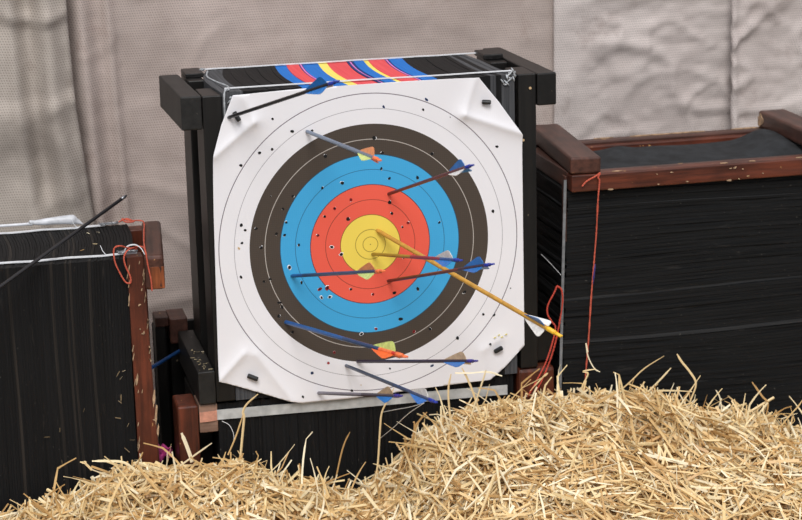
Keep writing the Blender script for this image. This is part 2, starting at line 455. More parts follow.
# four uprights
def bar(name, parent, x0, x1, y0, y1, z0, z1, mat, axis, bev=.003, chips=None, amp=.0008):
    b = MB(); timber(b, x0, x1, y0, y1, z0, z1, mat, rnd, axis, amp=amp)
    if chips: chips(b)
    return b.build(name, parent, bevel=bev if not chips else 0)
bar('post', cb, -.424, -.374, -.004, .12, -.394, .418, 'black_z', 2)
bar('post', cb, -.424, -.380, .255, .40, -.394, .418, 'black_z', 2)
right_post = bar('post', cb, .409, .458, -.004, .12, -.382, .424, 'black_z', 2)
bar('post', cb, .409, .458, .255, .40, -.394, .418, 'black_z', 2)
rotbar('clamp_bar', cb, (-.479, -.008), (-.488, .37), .0535, .333, .420, 'greyblack_y', .004)
rotbar('clamp_bar', cb, (.4600, -.008), (.452, .49), .053, .338, .424, 'black_y', .004)
bar('clamp_bar', cb, -.470, -.425, -.006, .40, -.396, -.307, 'greyblack_y', 1)
bar('clamp_bar', cb, .459, .512, .03, .33, -.376, -.29, 'black_y', 1)
bar('top_rail', cb, .402, .458, .30, .40, .4185, .434, 'black_x', 0)
bar('top_rail', cb, -.424, -.374, .30, .40, .4185, .430, 'black_x', 0)
for nm, a, b_ in (('strap', (200, 69.5), (475, 52.5)), ('strap', (226, 89.5), (509, 69.5))):
    p = on(a[0], a[1], 2, .427); q_ = on(b_[0], b_[1], 2, .427)
    if p.y < .2: p.y = q_.y = .045
    else: p.y = q_.y = .385
    pts = [p + (q_ - p) * i / 14 + Vector((0, 0, .001 * noise.noise(Vector((i * .9, p.y * 9, 0))))) for i in range(15)]
    if p.y < .1:
        pts = [pts[0] + Vector((-.005, 0, -.03))] + pts + [pts[-1] + Vector((.006, 0, -.004))]
    mb = MB(); mb.ribbon(pts, (0, .011, 0), .0022, 'strap'); mb.build(nm, cb)
# dried glue where the strap ends are fixed
mb = MB()
for (p0, n_, sp) in ((on(201, 70, 2, .429), 6, .012), (Vector((.395, -.003, .425)), 9, .018), (Vector((-.350, -.004, .40)), 8, .014), (Vector((.375, -.004, .415)), 6, .02)):
    mb = MB()
    for i in range(n_):
        c = p0 + Vector(((rnd.random() - .5) * sp, 0 if p0.y < .1 else (rnd.random() - .5) * sp, (rnd.random() - .5) * sp * (1.6 if p0.y < .1 else .2)))
        d = Vector((rnd.random() - .5, .1, rnd.random() - .5)) * .016
        mb.tube([c - d, c, c + d], [.001, .0026, .001], 'glue', 6)
    mb.build('glue_dab', cb, smooth=True)
mb = MB()
c0 = wavy([(-.356, .36, .426), (-.372, .26, .426), (-.362, .17, .426), (-.345, .08, .426), (-.352, .02, .426), (-.366, -.004, .425), (-.368, -.006, .37), (-.367, -.006, .33)])
mb.tube(c0, [.002 + .0022 * abs(noise.noise(Vector((i * .7, 0, 0)))) for i in range(len(c0))], 'glue', 6)
mb.build('glue_trace', cb, smooth=True)
for (u, v) in ((530, 88), (523, 140)):
    b = MB(); p = at(u, v, -.005); b.tube([p, p + Vector((0, -.003, 0))], .0035, 'torn_tan', 10); b.build('screw_head', cb).parent = right_post

# ------------------------------------------------------------------ target face (paper)
poly = [(232.5, 95), (300, 88.5), (352, 85), (385, 84.5), (405, 81), (478, 77), (498, 101), (521.5, 134), (522, 200), (524, 345), (505, 366), (490, 379), (420, 388), (350, 398), (302, 402.5), (287, 400), (262, 390), (218.5, 380.5), (217, 300), (213.5, 215), (212.5, 156), (221, 125)]
P2 = [at(u, v, -.004) for u, v in poly]
def inside(x, z):
    c = False; n = len(P2)
    for i in range(n):
        a = P2[i]; b = P2[(i + 1) % n]
        if (a.z > z) != (b.z > z) and x < (b.x - a.x) * (z - a.z) / (b.z - a.z) + a.x: c = not c
    return c
folds = []
for (c1, c2, peak, h) in (((209, 166), (262, 96), (236, 113), .020), ((447, 79), (524, 140), (487, 100), .020), ((524, 337), (478, 384), (500, 351), .018), ((214, 376), (296, 404), (250, 372), .022)):
    a = at(*c1); b = at(*c2); p = at(*peak); a2 = Vector((a.x, a.z)); b2 = Vector((b.x, b.z)); p2 = Vector((p.x, p.z))
    folds.append((a2, b2, p2, h))
def seg_d(p, a, b):
    t = max(0, min(1, (p - a).dot(b - a) / (b - a).length_squared)); return (p - (a + (b - a) * t)).length
tents = [  # flap outlines in the photo: raised creases of each folded corner, pinned in the middle
    ([(213, 156), (253, 121)], [(253, 121), (243, 97)], 1, (237, 114)),
    ([(463, 114), (522, 133)], [(463, 114), (474, 78)], 1, (487, 102)),
    ([(482, 349), (500, 338)], [(482, 349), (482, 378)], 1, (498, 350)),
    ([(219, 379), (243, 352)], [(255, 353), (292, 400)], 1, (252, 377)),
]
T2 = []
for A_, B_, sg, pin in tents:
    w_ = lambda q: Vector((at(*q).x, at(*q).z))
    T2.append((w_(A_[0]), w_(A_[1]), w_(B_[0]), w_(B_[1]), w_(pin)))
def relief(x, z):
    p = Vector((x, z)); d = .0015 * (1 + noise.noise(Vector((x * 6, z * 6, 3))))
    for (a, b, c, e, pin) in T2:
        r1 = seg_d(p, a, b); r2 = seg_d(p, c, e)
        k_ = .35 if pin.x > 0 and pin.y < 0 else .9
        d += k_ * (.011 * math.exp(-r1 / .016) + .009 * math.exp(-r2 / .016))
        d *= 1 - .9 * math.exp(-((p - pin).length / .022) ** 2)
    return d
bm = bmesh.new(); n = 170; x0, x1, z0, z1 = -.46, .46, -.45, .45
# triangulate boundary polygon + regular interior by cutting a grid along the outline
vg = [[bm.verts.new((x0 + (x1 - x0) * i / n, 0, z0 + (z1 - z0) * j / n)) for i in range(n + 1)] for j in range(n + 1)]
for j in range(n):
    for i in range(n): bm.faces.new((vg[j][i], vg[j][i + 1], vg[j + 1][i + 1], vg[j + 1][i]))
# clip with every edge of the convex hull, the small waves of the edge are then pushed in
def hull(pts):
    pts = sorted(set((round(p.x, 5), round(p.z, 5)) for p in pts)); lo = []; up = []
    cr = lambda o, a, b: (a[0] - o[0]) * (b[1] - o[1]) - (a[1] - o[1]) * (b[0] - o[0])
    for p in pts:
        while len(lo) > 1 and cr(lo[-2], lo[-1], p) <= 0: lo.pop()
        lo.append(p)
    for p in reversed(pts):
        while len(up) > 1 and cr(up[-2], up[-1], p) <= 0: up.pop()
        up.append(p)
    return lo[:-1] + up[:-1]
H = hull(P2)
for i in range(len(H)):
    a = H[i]; b = H[(i + 1) % len(H)]
    nn = Vector((b[1] - a[1], 0, -(b[0] - a[0]))).normalized()
    bmesh.ops.bisect_plane(bm, geom=bm.verts[:] + bm.edges[:] + bm.faces[:], plane_co=(a[0], 0, a[1]), plane_no=nn, clear_outer=True)
for v in bm.verts: v.co.y = -.006 - relief(v.co.x, v.co.z)
me = bpy.data.meshes.new('target_face'); bm.to_mesh(me); bm.free()
for p in me.polygons: p.use_smooth = True
me.materials.append(M['paper']); pf = bpy.data.objects.new('paper_sheet', me); COL.objects.link(pf)
sol = pf.modifiers.new('thickness', 'SOLIDIFY'); sol.thickness = .0008; sol.offset = 1
tf = thing('target_face', (0, -.004, 0), 'square paper target face with yellow, red, blue, black and white rings, full of arrow holes', 'target face')
pf.parent = tf; pf.location = (0, .004, 0)

holes = [(240.8,165.2),(259.4,152.7),(272.1,149.2),(292,131.3),(292.7,196),(283,208.8),(286.2,222.3),(270.8,196.3,.4),(241.3,225.2),(245.2,230),(256,228.6),(276.3,233.8),(284.6,235),(298.8,245),
 (242,243),(238.8,248.5,.8,'t'),(261.2,247.5),(289.4,267.5,1.1,'w'),(301.5,282.5),(241,277),(263.7,281.5),(270.2,279.2),(279.6,302.7),(282,307),(278.8,316.2),(312,130.6),(374,137.9,1.2),(325.4,156),(382.3,152.7),
 (381.3,168.7,.8),(389.4,178.3),(342.3,183),(322.3,188),(351,199.8,1,'r'),(334.6,208.5,1,'r'),(324.6,216.5),(348,219,1.15),(389.6,202.3,1.2),(391.7,213.3),(317.9,235.4,1,'r'),(331.7,247,1,'w'),(341.3,254.2,1.1,'w'),
 (319.8,289.2,1.2,'r'),(327.3,287.9,1.3,'r'),(321.5,297.5,.9,'w'),(329.8,297,1,'w'),(350.8,289.2,.8),(373,294.2,1,'r'),(394.4,292.7,1.1),(432,153.8),(417.5,177.5),(496.8,146.5),(454.3,173.8),(492.8,211),(439.3,222.5),
 (408,222.8,1,'r'),(402.3,227,.8),(403.4,258.1,.6,'r'),(417.7,288.7),(464.5,291.9),(400.4,318.9,1.1),(413.8,331.3,1,'r'),(429.9,328.8),(483.2,314.3),(494,315,1.1),(457.3,338),(489.9,344.2),(510.4,288,.4),
 (426.3,99.4,1,'b'),(383.5,106.8,.9,'b'),(423,109.6,.8),(450,117,.3),(272.5,118.8,.8),(375.9,328.8,1.1,'r'),(361.5,333.8,.9,'w'),(292.3,332),(334.3,352.3,1,'r'),(328.3,362.9,1,'R'),(312.2,373,1,'b'),(302.7,396.6,.9),
 (351.9,390.6),(389.9,368.5,.8),(377,352.3,1,'r'),(432,365.6,1,'b'),(361,385,.4,'t')]
mb = MB(); rh = random.Random(11)
for h in holes:
    u, v = h[:2]; sz = h[2] if len(h) > 2 else 1; kd = h[3] if len(h) > 3 else ''
    p = at(u, v, -.008); rr = .0041 * sz * (.85 + .3 * rh.random())
    y = -.006 - relief(p.x, p.z)
    n_ = 10; el = .75 + .5 * rh.random(); an = rh.random() * PI
    def ringp(f, yy, jag):
        out = []
        for i in range(n_):
            t = 2 * PI * i / n_; r_ = rr * f * (1 + jag * (rh.random() - .5))
            a_, b_ = math.cos(t) * r_ * el, math.sin(t) * r_ / el
            out.append((p.x + a_ * math.cos(an) - b_ * math.sin(an), y - yy, p.z + a_ * math.sin(an) + b_ * math.cos(an)))
        return out
    inner = {'r': 'hole_red', 'b': 'hole_blue', 'R': 'hole_red'}.get(kd, 'hole')
    # raised torn lip, partial, with the dark pit inside
    lip = ringp(1.45 if kd == 'w' else 1.22, .0006, .5); rim = ringp(1.0, .0014, .3); pit = ringp(.75, .0010, .2)
    fs = [(i, (i + 1) % n_, n_ + (i + 1) % n_, n_ + i) for i in range(n_)]
    st = rh.randrange(n_); ln_ = n_ if kd == 'w' else rh.randrange(2, 5)
    mb.add(lip + rim, [fs[(st + i) % n_] for i in range(ln_)], 'torn_tan' if kd == 't' else 'torn')
    mb.add(rim + pit, fs + [tuple(range(n_, 2 * n_))], 'torn_tan' if kd == 't' else inner)
    if kd in 'rb' and kd: mb.add(ringp(.45, .0016, .2), [tuple(range(n_))], 'hole')
mb.build('torn_hole_marks', tf)
mb = MB()
for i, (u, v) in enumerate(((495, 337.5), (499, 335), (502, 337), (506, 334.5))):
    chip(mb, at(u, v, -.0135) , (1, 0, .2), (0, 0, 1), .004, .002, rh, 'yellow_pen', thick=.0006)
mb.build('yellow_scribble', tf)['label'] = 'faint yellow scribble'

# four pegs pinning the corners
for (a, b, lb) in (((234, 112), (239.5, 121), 'short black peg pinning the top left corner of the paper, behind an arrow'),
                   ((482, 102), (491, 102.3), 'short black peg pinning the top right corner of the paper'),
                   ((494.5, 352), (502.5, 347.5), 'short black peg pinning the bottom right corner of the paper'),
                   ((247.5, 375.5), (258, 379.5), 'short black peg pinning the bottom left corner of the paper')):
    p = at(*a, -.012); q_ = at(*b, -.020); d = (q_ - p); L = d.length; d.normalize()
    b_ = MB(); r_ = .0062
    b_.tube([p, p + d * .002, p + d * L * .5, p + d * (L - .002), p + d * L], [r_ * .75, r_, r_ * 1.04, r_, r_ * .7], 'peg', 14)
    mid = (p + q_) / 2
    b_.tube([mid, mid + Vector((.004, .03, 0))], .003, 'peg', 8)
    tag(b_.build('peg', smooth=False, origin=mid), lb, 'peg', 'pegs holding the target face')

# ------------------------------------------------------------------ arrows
def near(u, v, tip, L):
    """point on the sight line at distance L from the tip, towards the archer"""
    lo, hi = tip.y, tip.y - L * 1.0001
    best = None
    for i in range(400):
        y = lo + (hi - lo) * i / 399; p = at(u, v, y); d = abs((p - tip).length - L)
        if best is None or d < best[0]: best = (d, p)
    return best[1]
def arrow(tip_px, nock_px, L, r, shaft, vanes, nock, label, roll=0, vlen=.105, vh=.019, bands=None, ty=-.008, thickend=None, nlen=.042):
    tip = at(*tip_px, ty); end = near(*nock_px, tip, L); d = (end - tip).normalized()
    root = thing('arrow', tip, label, 'arrow', 'arrows stuck in the target face')
    up = Vector((0, 0, 1)); up = (up - d * up.dot(d)).normalized(); sd = d.cross(up)
    b = MB()
    cols = bands or [(0, shaft), (1, shaft)]
    s0 = tip - d * .05; s1 = end - d * nlen
    tot = (s1 - tip).length
    b.tube([s0, tip + d * .004], r * .9, 'steel' if 'shaft_w' not in shaft else shaft, 12)
    for i in range(len(cols) - 1):
        a_, c_ = cols[i][0], cols[i + 1][0]
        b.tube([tip + d * (.004 if a_ == 0 else tot * a_), tip + d * tot * c_], r, cols[i][1], 12)
    b.build('shaft', root, smooth=False)
    # nock: insert, body and two prongs
    b = MB(); n0 = s1
    b.tube([n0 - d * .002, n0 + d * .004, n0 + d * (nlen * .55)], [r * 1.02, r * 1.08, r * 1.0], nock, 12)
    for sg in (-1, 1):
        b.tube([n0 + d * nlen * .5 + sd * sg * r * .42, n0 + d * nlen + sd * sg * r * .42], [r * .62, r * .5], nock, 8)
    b.build('nock', root, smooth=True)
    for kx, vm in enumerate(vanes):
        a_ = roll + kx * 2 * PI / 3; o_ = up * math.cos(a_) + sd * math.sin(a_); tn_ = d.cross(o_) * .0005
        base = s1 - d * (vlen + .008); prof = []
        for i in range(13):
            t = i / 12; hgt = vh * min(1, (t / .8) ** .9) * (1 if t < .8 else math.sqrt(max(0, 1 - ((t - .8) / .2) ** 2)) * .75 + .25)
            prof.append((base + d * vlen * t + o_ * r * .8, base + d * vlen * t + o_ * (r + hgt)))
        vs = [p + tn_ for pr in prof for p in pr] + [p - tn_ for pr in prof for p in pr]; fs = []; o2 = 26
        for i in range(12):
            j = i * 2; fs += [(j, j + 2, j + 3, j + 1), (o2 + j, o2 + j + 1, o2 + j + 3, o2 + j + 2), (j + 1, j + 3, o2 + j + 3, o2 + j + 1), (j, o2 + j, o2 + j + 2, j + 2)]
        fs += [(0, 1, o2 + 1, o2), (24, o2 + 24, o2 + 25, 25)]
        b = MB(); b.add(vs, fs, vm); b.build('vane', root)
    return root, tip, d
D2 = PI / 180
arrow((228.5, 117.5), (338.5, 81), .56, .0046, 'shaft_black', ('vane_blue', 'vane_blue', 'vane_tan'), 'nock_blue', 'black arrow at the top left corner of the paper, blue fletching against the coloured foam', 20 * D2)
arrow((307, 131.5), (380, 160.5), .60, .0050, 'shaft_grey', ('vane_orange', 'vane_lime', 'vane_orange'), 'nock_orange', 'grey-blue arrow in the upper left white ring with pale orange and lime vanes', -15 * D2)
arrow((388.5, 194), (473, 165), .60, .0044, 'shaft_red', ('vane_blue', 'vane_white', 'vane_blue'), 'nock_blue', 'thin red-brown arrow in the upper red ring pointing up right, blue and white fletching', 10 * D2,
      bands=[(0, 'shaft_maroon'), (.35, 'shaft_red'), (1, 0)])
arrow((372.5, 254), (461.5, 260.5), .58, .0045, 'shaft_olive', ('vane_white', 'vane_blue', 'vane_blue'), 'nock_blue', 'arrow in the lower yellow centre, olive then crimson shaft, white and blue fletching', 10 * D2,
      bands=[(0, 'shaft_olive'), (.5, 'shaft_crimson'), (.85, 'shaft_blue'), (1, 0)])
arrow((388, 281), (493.5, 264), .60, .0044, 'shaft_maroon', ('vane_blue', 'vane_blue', 'vane_blue'), 'nock_blue', 'dark maroon arrow in the lower red ring with all blue fletching and blue nock', 5 * D2,
      bands=[(0, 'shaft_maroon'), (.4, 'shaft_red'), (.75, 'shaft_plum'), (1, 0)])
arrow((292, 276), (384, 271), .60, .0048, 'shaft_navy', ('vane_orange', 'vane_lime', 'vane_orange'), 'nock_orange', 'navy arrow in the left blue ring, lying level across red, with pale orange vanes', 15 * D2,
      bands=[(0, 'shaft_blue'), (.15, 'shaft_navy'), (1, 0)])
arrow((285.5, 322), (406.5, 357), .62, .0056, 'shaft_blue', ('vane_lime', 'vane_deeporange', 'vane_deeporange'), 'nock_orange', 'thick blue arrow in the lower left black ring with lime and bright orange vanes', -10 * D2,
      bands=[(0, 'shaft_blue'), (.55, 'shaft_navy'), (.86, 'nock_orange'), (.97, 'nock_red'), (1, 0)], vh=.022, nlen=.045)
arrow((357.5, 361.5), (477, 361), .62, .0044, 'shaft_plum', ('vane_tan', 'vane_blue', 'vane_tan'), 'nock_purple', 'dark plum arrow under the black ring, level, tan and blue vanes with purple nock', 0)
arrow((346, 365.5), (436.5, 402.5), .60, .0046, 'shaft_slate', ('vane_white', 'vane_blue', 'vane_blue'), 'nock_blue', 'slate arrow at the bottom white ring slanting down right over the wide strap', 0,
      bands=[(0, 'shaft_slate'), (.6, 'shaft_navy'), (1, 0)])
arrow((318.5, 393), (401.5, 396), .58, .0046, 'shaft_silver', ('vane_tan', 'vane_blue', 'vane_tan'), 'nock_purple', 'lowest arrow, near the bottom paper edge, grey shaft with tan and blue vanes', 10 * D2,
      bands=[(0, 'shaft_silver'), (.6, 'shaft_plum'), (1, 0)])
arrow((377.5, 230.5), (561.5, 336.5), .66, .0058, 'shaft_wood', ('vane_white', 'vane_blue', 'vane_white'), 'nock_yellow', 'long golden wooden arrow in the yellow centre with white and blue feathers, pointing down right', -80 * D2, vh=.024, vlen=.07, nlen=.045)

# ------------------------------------------------------------------ lower butt (under the central one)
rnd = random.Random(9)
lb_ = thing('archery_butt', (0, .15, GZ), 'low black foam butt under the central target, crossed by a wide white strap', 'archery target', 'layered foam archery butts')
mb = MB(); e_ = splits(-.420, .392, .011, rnd)
slabs(mb, 0, e_, ['foam_v'] * (len(e_) - 1), (.012, GZ + .02), (.31, -.402), lambda t, x, kz: .004 * math.sin(kz * 9 + x * 3) * 0, rnd, (.003, .002), 6); mb.build('foam_layers', lb_)
bar('post', lb_, -.528, -.473, .0, .11, GZ, -.398, 'red_z', 2, .006)
bar('post', lb_, .4025, .508, .0, .11, GZ, -.384, 'red_z', 2, .012)
bar('end_block', lb_, -.4705, -.4215, .006, .10, -.478, -.401, 'tan_wood', 0)
bar('post', lb_, -.47, -.422, .12, .30, GZ, -.41, 'black_z', 2)
p = at(217, 415, .008); q_ = at(505, 391, .004)
mb = MB(); A_ = Vector((-.425, .006, -.432)); B_ = Vector((.372, .004, -.440))
mb.ribbon([A_ + (B_ - A_) * i / 10 + Vector((0, .0012 * math.sin(i), .0)) for i in range(11)], (0, 0, .027), .003, 'strap_wide'); mb.build('wide_strap', lb_)
mb = MB(); mb.ribbon([(-.470, .002, -.4335), (-.447, .0015, -.433), (-.424, .0035, -.432)], (0, 0, .027), .003, 'strap_pink'); o = mb.build('strap_end', lb_); o['label'] = 'pinkish stained strap end'

# ------------------------------------------------------------------ brown frame standing behind on the left
bf = thing('wooden_frame', (-.48, .5, GZ), 'brown wooden frame standing behind the black clamp bar, left of the central target', 'wooden frame')
bar('post', bf, -.528, -.497, .44, .50, GZ, -.301, 'black_z', 2)
bar('crossbar', bf, -.528, -.490, .43, .50, -.300, -.272, 'brown_x', 0)
bar('side_bar', bf, -.489, -.440, .405, .51, -.345, -.272, 'brown_y', 1)
bar('back_panel', bf, -.528, -.40, .515, .53, GZ, -.31, 'black_z', 2)
bar('post', bf, -.489, -.440, .44, .50, GZ, -.346, 'black_z', 2)

# ------------------------------------------------------------------ left butt
rnd = random.Random(21)
lt = thing('archery_butt', (-.9, .2, GZ), 'black foam butt at the left edge with a reddish wood post and orange string', 'archery target', 'layered foam archery butts')
mb = MB(); e_ = splits(-1.30, -.636, .007, rnd)
ml = ['foam_streak' if rnd.random() < .09 else 'foam_v' for _ in range(len(e_) - 1)]
def cur_l(t, x, kz): return .040 * t * max(0, x + 1.0) / .36 + .014 * math.sin(PI * t) + .003 * math.sin(kz * 7 + x * 9)
slabs(mb, 0, e_, ml, (.008, GZ + .01), (.40, .010), cur_l, rnd, (.0011, .0012), 8); mb.build('foam_layers', lt)
rc = random.Random(5)
def ch_l(b):
    for i in range(26):
        z = rc.uniform(-.5, 0); x = rc.choice([-.634, -.5965, rc.uniform(-.632, -.6)])
        chip(b, (x, -.0015, z), (1, 0, 0), (.25, 0, 1), rc.uniform(.0008, .0022), rc.uniform(.003, .011) * (2 if abs(x + .615) > .017 else .7), rc)
    for (u, v, a_, b__) in ((156, 414, .004, .035), (154, 398, .0035, .03), (137, 380, .003, .02), (129, 300, .002, .02), (158, 430, .003, .02)):
        p_ = at(u, v, -.0018); chip(b, p_, (1, 0, 0), (.12, 0, 1), a_, b__, rc, n=12)
o = bar('post', lt, -.6355, -.5955, .0, .05, GZ, .014, 'red_z', 2, 0, ch_l)
for v in o.data.vertices:                      # the post widens a little towards its foot
    if v.co.x - .9 > -.61 : v.co.x += .013 * max(0, -(v.co.z + GZ)) / .5 * (0 if v.co.x - .9 > -.594 else 1)
bar('post', lt, -.592, -.553, .35, .40, GZ, .004, 'red_z', 2, .003)
bar('post', lt, -1.342, -1.302, .0, .05, GZ, .014, 'red_z', 2, .003)
bar('post', lt, -1.342, -1.302, .35, .40, GZ, .014, 'red_z', 2, .003)
def ch_lb(b):
    for i in range(12):
        chip(b, (-.5425, rc.uniform(0, .3), .0165 + rc.uniform(-.004, 0)), (.2, 0, 1), (0, 1, 0), rc.uniform(.001, .003), rc.uniform(.006, .02), rc)
rotbar('clamp_bar', lt, (-.5945, -.004), (-.553, .40), .052, -.076, .016, 'brown_y', .010)
o = bar('cut_end', lt, -.580, -.5435, -.008, -.003, -.072, -.014, 'orange_end', 0, .002); o['label'] = 'orange cut end of the clamp bar'
bar('clamp_bar', lt, -1.395, -1.343, -.004, .38, -.076, .016, 'brown_y', 1, .010)
bar('clamp_bar', lt, -.5945, -.542, .02, .38, GZ + .08, GZ + .17, 'brown_y', 1, .006)
bar('clamp_bar', lt, -1.395, -1.343, .02, .38, GZ + .08, GZ + .17, 'brown_y', 1, .006)
for y, x1 in ((.045, -.605), (.385, -.655)):
    pts = [Vector((-1.32 + (x1 + 1.32) * i / 16, y, .0145 + .0012 * math.sin(i * 1.7))) for i in range(17)]
    mb = MB(); mb.ribbon(pts, (0, .013, 0), .0024, 'strap')
    e = pts[-2] + Vector((-.035, 0, 0)); mb.ribbon([e, e + Vector((-.008, 0, .012)), e + Vector((-.012, .004, .024))], (0, .010, 0), .0015, 'strap')
    mb.build('strap', lt)
    b = MB(); c = Vector((x1 - (.025 if y < .1 else -.01), y, .019))
    loop = [c + Vector((-.022, -.008, 0)), c + Vector((.022, -.008, 0)), c + Vector((.024, .0, .004)), c + Vector((.022, .008, 0)), c + Vector((-.022, .008, 0)), c + Vector((-.024, 0, .004)), c + Vector((-.022, -.008, 0))]
    b.tube(wavy(loop, 4), .0018, 'steel', 8)
    b.tube([c + Vector((-.008, -.010, .002)), c + Vector((-.008, .010, .002))], .0018, 'steel', 8); b.tube([c + Vector((.010, -.010, .002)), c + Vector((.010, .010, .002))], .0018, 'steel', 8)
    b.build('buckle', lt, smooth=True)
# white loop of strap at the post
mb = MB(); mb.ribbon(wavy([(-.640, .03, .022), (-.630, .025, .038), (-.612, .02, .042), (-.598, .015, .034), (-.590, .0, .020)], 5), (0, .009, 0), .0016, 'strap'); mb.build('strap_loop', lt)

def cord(name, pts, r, mat, label, cat, twist=True, parent=None, group=None, origin=None):
    pts = wavy(pts, 8); b = MB()
    if twist:
        for ph in (0, PI):
            q2 = []; ln_ = 0
            for i, p_ in enumerate(pts):
                if i: ln_ += (p_ - pts[i - 1]).length
                t = (pts[min(i + 1, len(pts) - 1)] - pts[max(i - 1, 0)]).normalized(); s_ = t.orthogonal().normalized(); s2 = t.cross(s_)
                a_ = ln_ * 500 + ph; q2.append(p_ + (s_ * math.cos(a_) + s2 * math.sin(a_)) * r * .5)
            b.tube(q2, r * .75, mat, 6)
    else: b.tube(pts, r, mat, 8)
    if parent: return b.build(name, parent, smooth=True)
    return tag(b.build(name, smooth=True, origin=pts[0]), label, cat, group)
def pt(u, v, y): return at(u, v, y)
cord('string', [pt(137, 249, .03), pt(128, 248, .02), pt(120, 246, -.006), pt(114, 249, -.008), pt(115, 262, -.008), pt(121, 275, -.008), pt(126, 282.5, -.008), pt(130.5, 282.5, -.008), pt(130, 276, -.008), pt(125.5, 266, -.008), pt(124, 257, -.008), pt(128, 250, .0), pt(136, 247, .03), pt(143, 247, -.012 + .04), pt(145.5, 252, -.010), pt(148, 266, -.012), pt(151, 280, -.012), pt(152, 291, -.010)],
     .0021, 'string', 'orange string looped over the front strap and post of the left target', 'string')
cord('string', [on(119, 222, 2, .028), on(124, 219.5, 2, .028), on(128, 219, 2, .028), on(134, 221.5, 2, .026), on(126, 222, 2, .026), on(122, 219, 2, .028), on(130, 220.5, 2, .026), on(143, 221.5, 2, .022), on(144, 232, 2, .021), on(144, 243, 2, .021), on(145, 250, 2, .021)],
     .0021, 'string', 'orange string knotted at the rear buckle of the left target and running over the bar', 'string')
# rolled white plastic lying on the rear strap
b = MB(); pl = [on(-40, 229, 2, .030), on(0, 226, 2, .030), on(28, 224.5, 2, .031), on(31, 223, 2, .031), on(34, 223, 2, .031), on(37, 223, 2, .031), on(52, 220.5, 2, .034), on(70, 218.5, 2, .038), on(76, 220, 2, .034), on(84, 224.5, 2, .026)]
for q_ in pl: q_.y = max(q_.y, .40) ; q_.y = .405
pl = [on(u, v, 1, .405) for u, v in ((-40, 229), (0, 226), (28, 224), (31, 222.5), (34, 222.5), (37, 222.5), (52, 221), (70, 219.5), (76, 221), (84, 224.5))]
b.tube(wavy(pl, 3), [.004] * 7 + [.0075] * 3 + [.006] * 5 + [.007, .008, .0095, .010, .011, .012, .013, .014, .012, .009, .007, .003, .001][:13], 'plastic', 12)
tag(b.build('plastic_wrap', smooth=True, origin=pl[0]), 'rolled white plastic wrap with a pointed end lying along the rear of the left target', 'plastic wrap')

# dark arrow leaning over the left butt, steel point in the air
tip = at(127, 195, .20); mid = at(42, 256.5, -.008); d = (mid - tip).normalized()
ar = thing('arrow', mid, 'black arrow leaning across the left target, its steel point raised', 'arrow')
endp = tip + d * .80
b = MB(); b.tube([tip + d * .022, endp - d * .02], .0046, 'shaft_black', 12); b.build('shaft', ar)
b = MB(); b.tube([tip, tip + d * .004, tip + d * .010, tip + d * .024], [.0012, .003, .0042, .0048], 'steel', 12); b.build('arrow_point', ar, smooth=True)
b = MB(); b.tube([endp - d * .022, endp], [.0046, .003], 'nock_blue', 10); b.build('nock', ar)

# ------------------------------------------------------------------ right butt
rnd = random.Random(33)
rt = thing('archery_butt', (.95, .2, GZ), 'black foam butt on the right with a chipped reddish-brown wood frame on top', 'archery target', 'layered foam archery butts')
mb = MB(); e_ = []
for a_, b__ in ((GZ + .02, -.3325), (-.33, -.2055), (-.2035, .0455), (.0475, .098)): e_ += splits(a_, b__, .009, rnd)
def cur_r(t, z, kk): return .004 * math.sin(t * 5 + z * 11) + .006 * kk * math.sin(z * 20)
mh = ['foam_strip' if any(e_[i] <= z_ < e_[i + 1] for z_ in (.047, -.203, -.33)) else 'foam_h' for i in range(len(e_) - 1)]
slabs(mb, 2, e_, mh, (.548, .012), (1.42, .42), cur_r, rnd, (.0018, .0045), 5)
o = mb.build('foam_layers', rt)
for v in o.data.vertices:                      # the stack leans in a little towards its foot on the left side
    x = v.co.x + .95
    if x < .75: v.co.x -= .018 * max(0, -(v.co.z + GZ - .1)) / .6 * (.75 - x) / .2
b = MB(); nx, ny = 60, 16; vs = []; fs = []
for j in range(ny + 1):
    for i in range(nx + 1):
        x = .57 + .86 * i / nx; y = .065 + .315 * j / ny; ed_ = min(1, min(i, nx - i) / 3, min(j, ny - j) / 3)
        hump = .028 * math.exp(-((x - 1.24) / .06) ** 2) * min(1, j / 6) + .015 * math.exp(-((x - .80) / .035) ** 2) * max(0, (j - 10) / 6)
        vs.append((x, y, .100 + (.018 + .026 * j / ny + .006 * noise.noise(Vector((x * 8, y * 8, 0))) + hump) * ed_))
for j in range(ny):
    for i in range(nx): a_ = j * (nx + 1) + i; fs.append((a_, a_ + 1, a_ + nx + 2, a_ + nx + 1))
b.add(vs, fs, 'foam_top'); b.build('top_sheet', rt, smooth=True)
rc = random.Random(17)
class Collect:
    def __init__(s): s.l = []
    def add(s, v, f, m): s.l.append((v, f, m))
def chips_as_parts(parent, fn, part):
    c = Collect(); fn(c)
    for v, f, m_ in c.l:
        b_ = MB(); b_.add(v, f, m_); o_ = b_.build('chipped_patch', parent); o_.parent = part
def ch_fr(b):
    for i in range(9):
        chip(b, (rc.uniform(.57, 1.4), -.0165, rc.uniform(.104, .14)), (1, 0, 0), (0, 0, 1), rc.uniform(.001, .005), rc.uniform(.001, .0022), rc)
    for (x, a_) in ((.68, .016), (.99, .012), (1.07, .01), (1.21, .012)): chip(b, (x, -.004, .1462), (1, 0, 0), (0, 1, 0), a_, .004, rc, n=12)
    for (x, a_) in ((1.0, .008), (.66, .009)): chip(b, (x, -.0165, .1005), (1, 0, 0), (0, 0, 1), a_, .003, rc)
o = bar('front_rail', rt, .552, 1.42, -.015, .030, .0985, .1455, 'red_x', 0, .004)
chips_as_parts(rt, ch_fr, o)
bar('inner_lip', rt, .60, 1.42, .0325, .060, .10, .1415, 'brown_x', 0, .003)
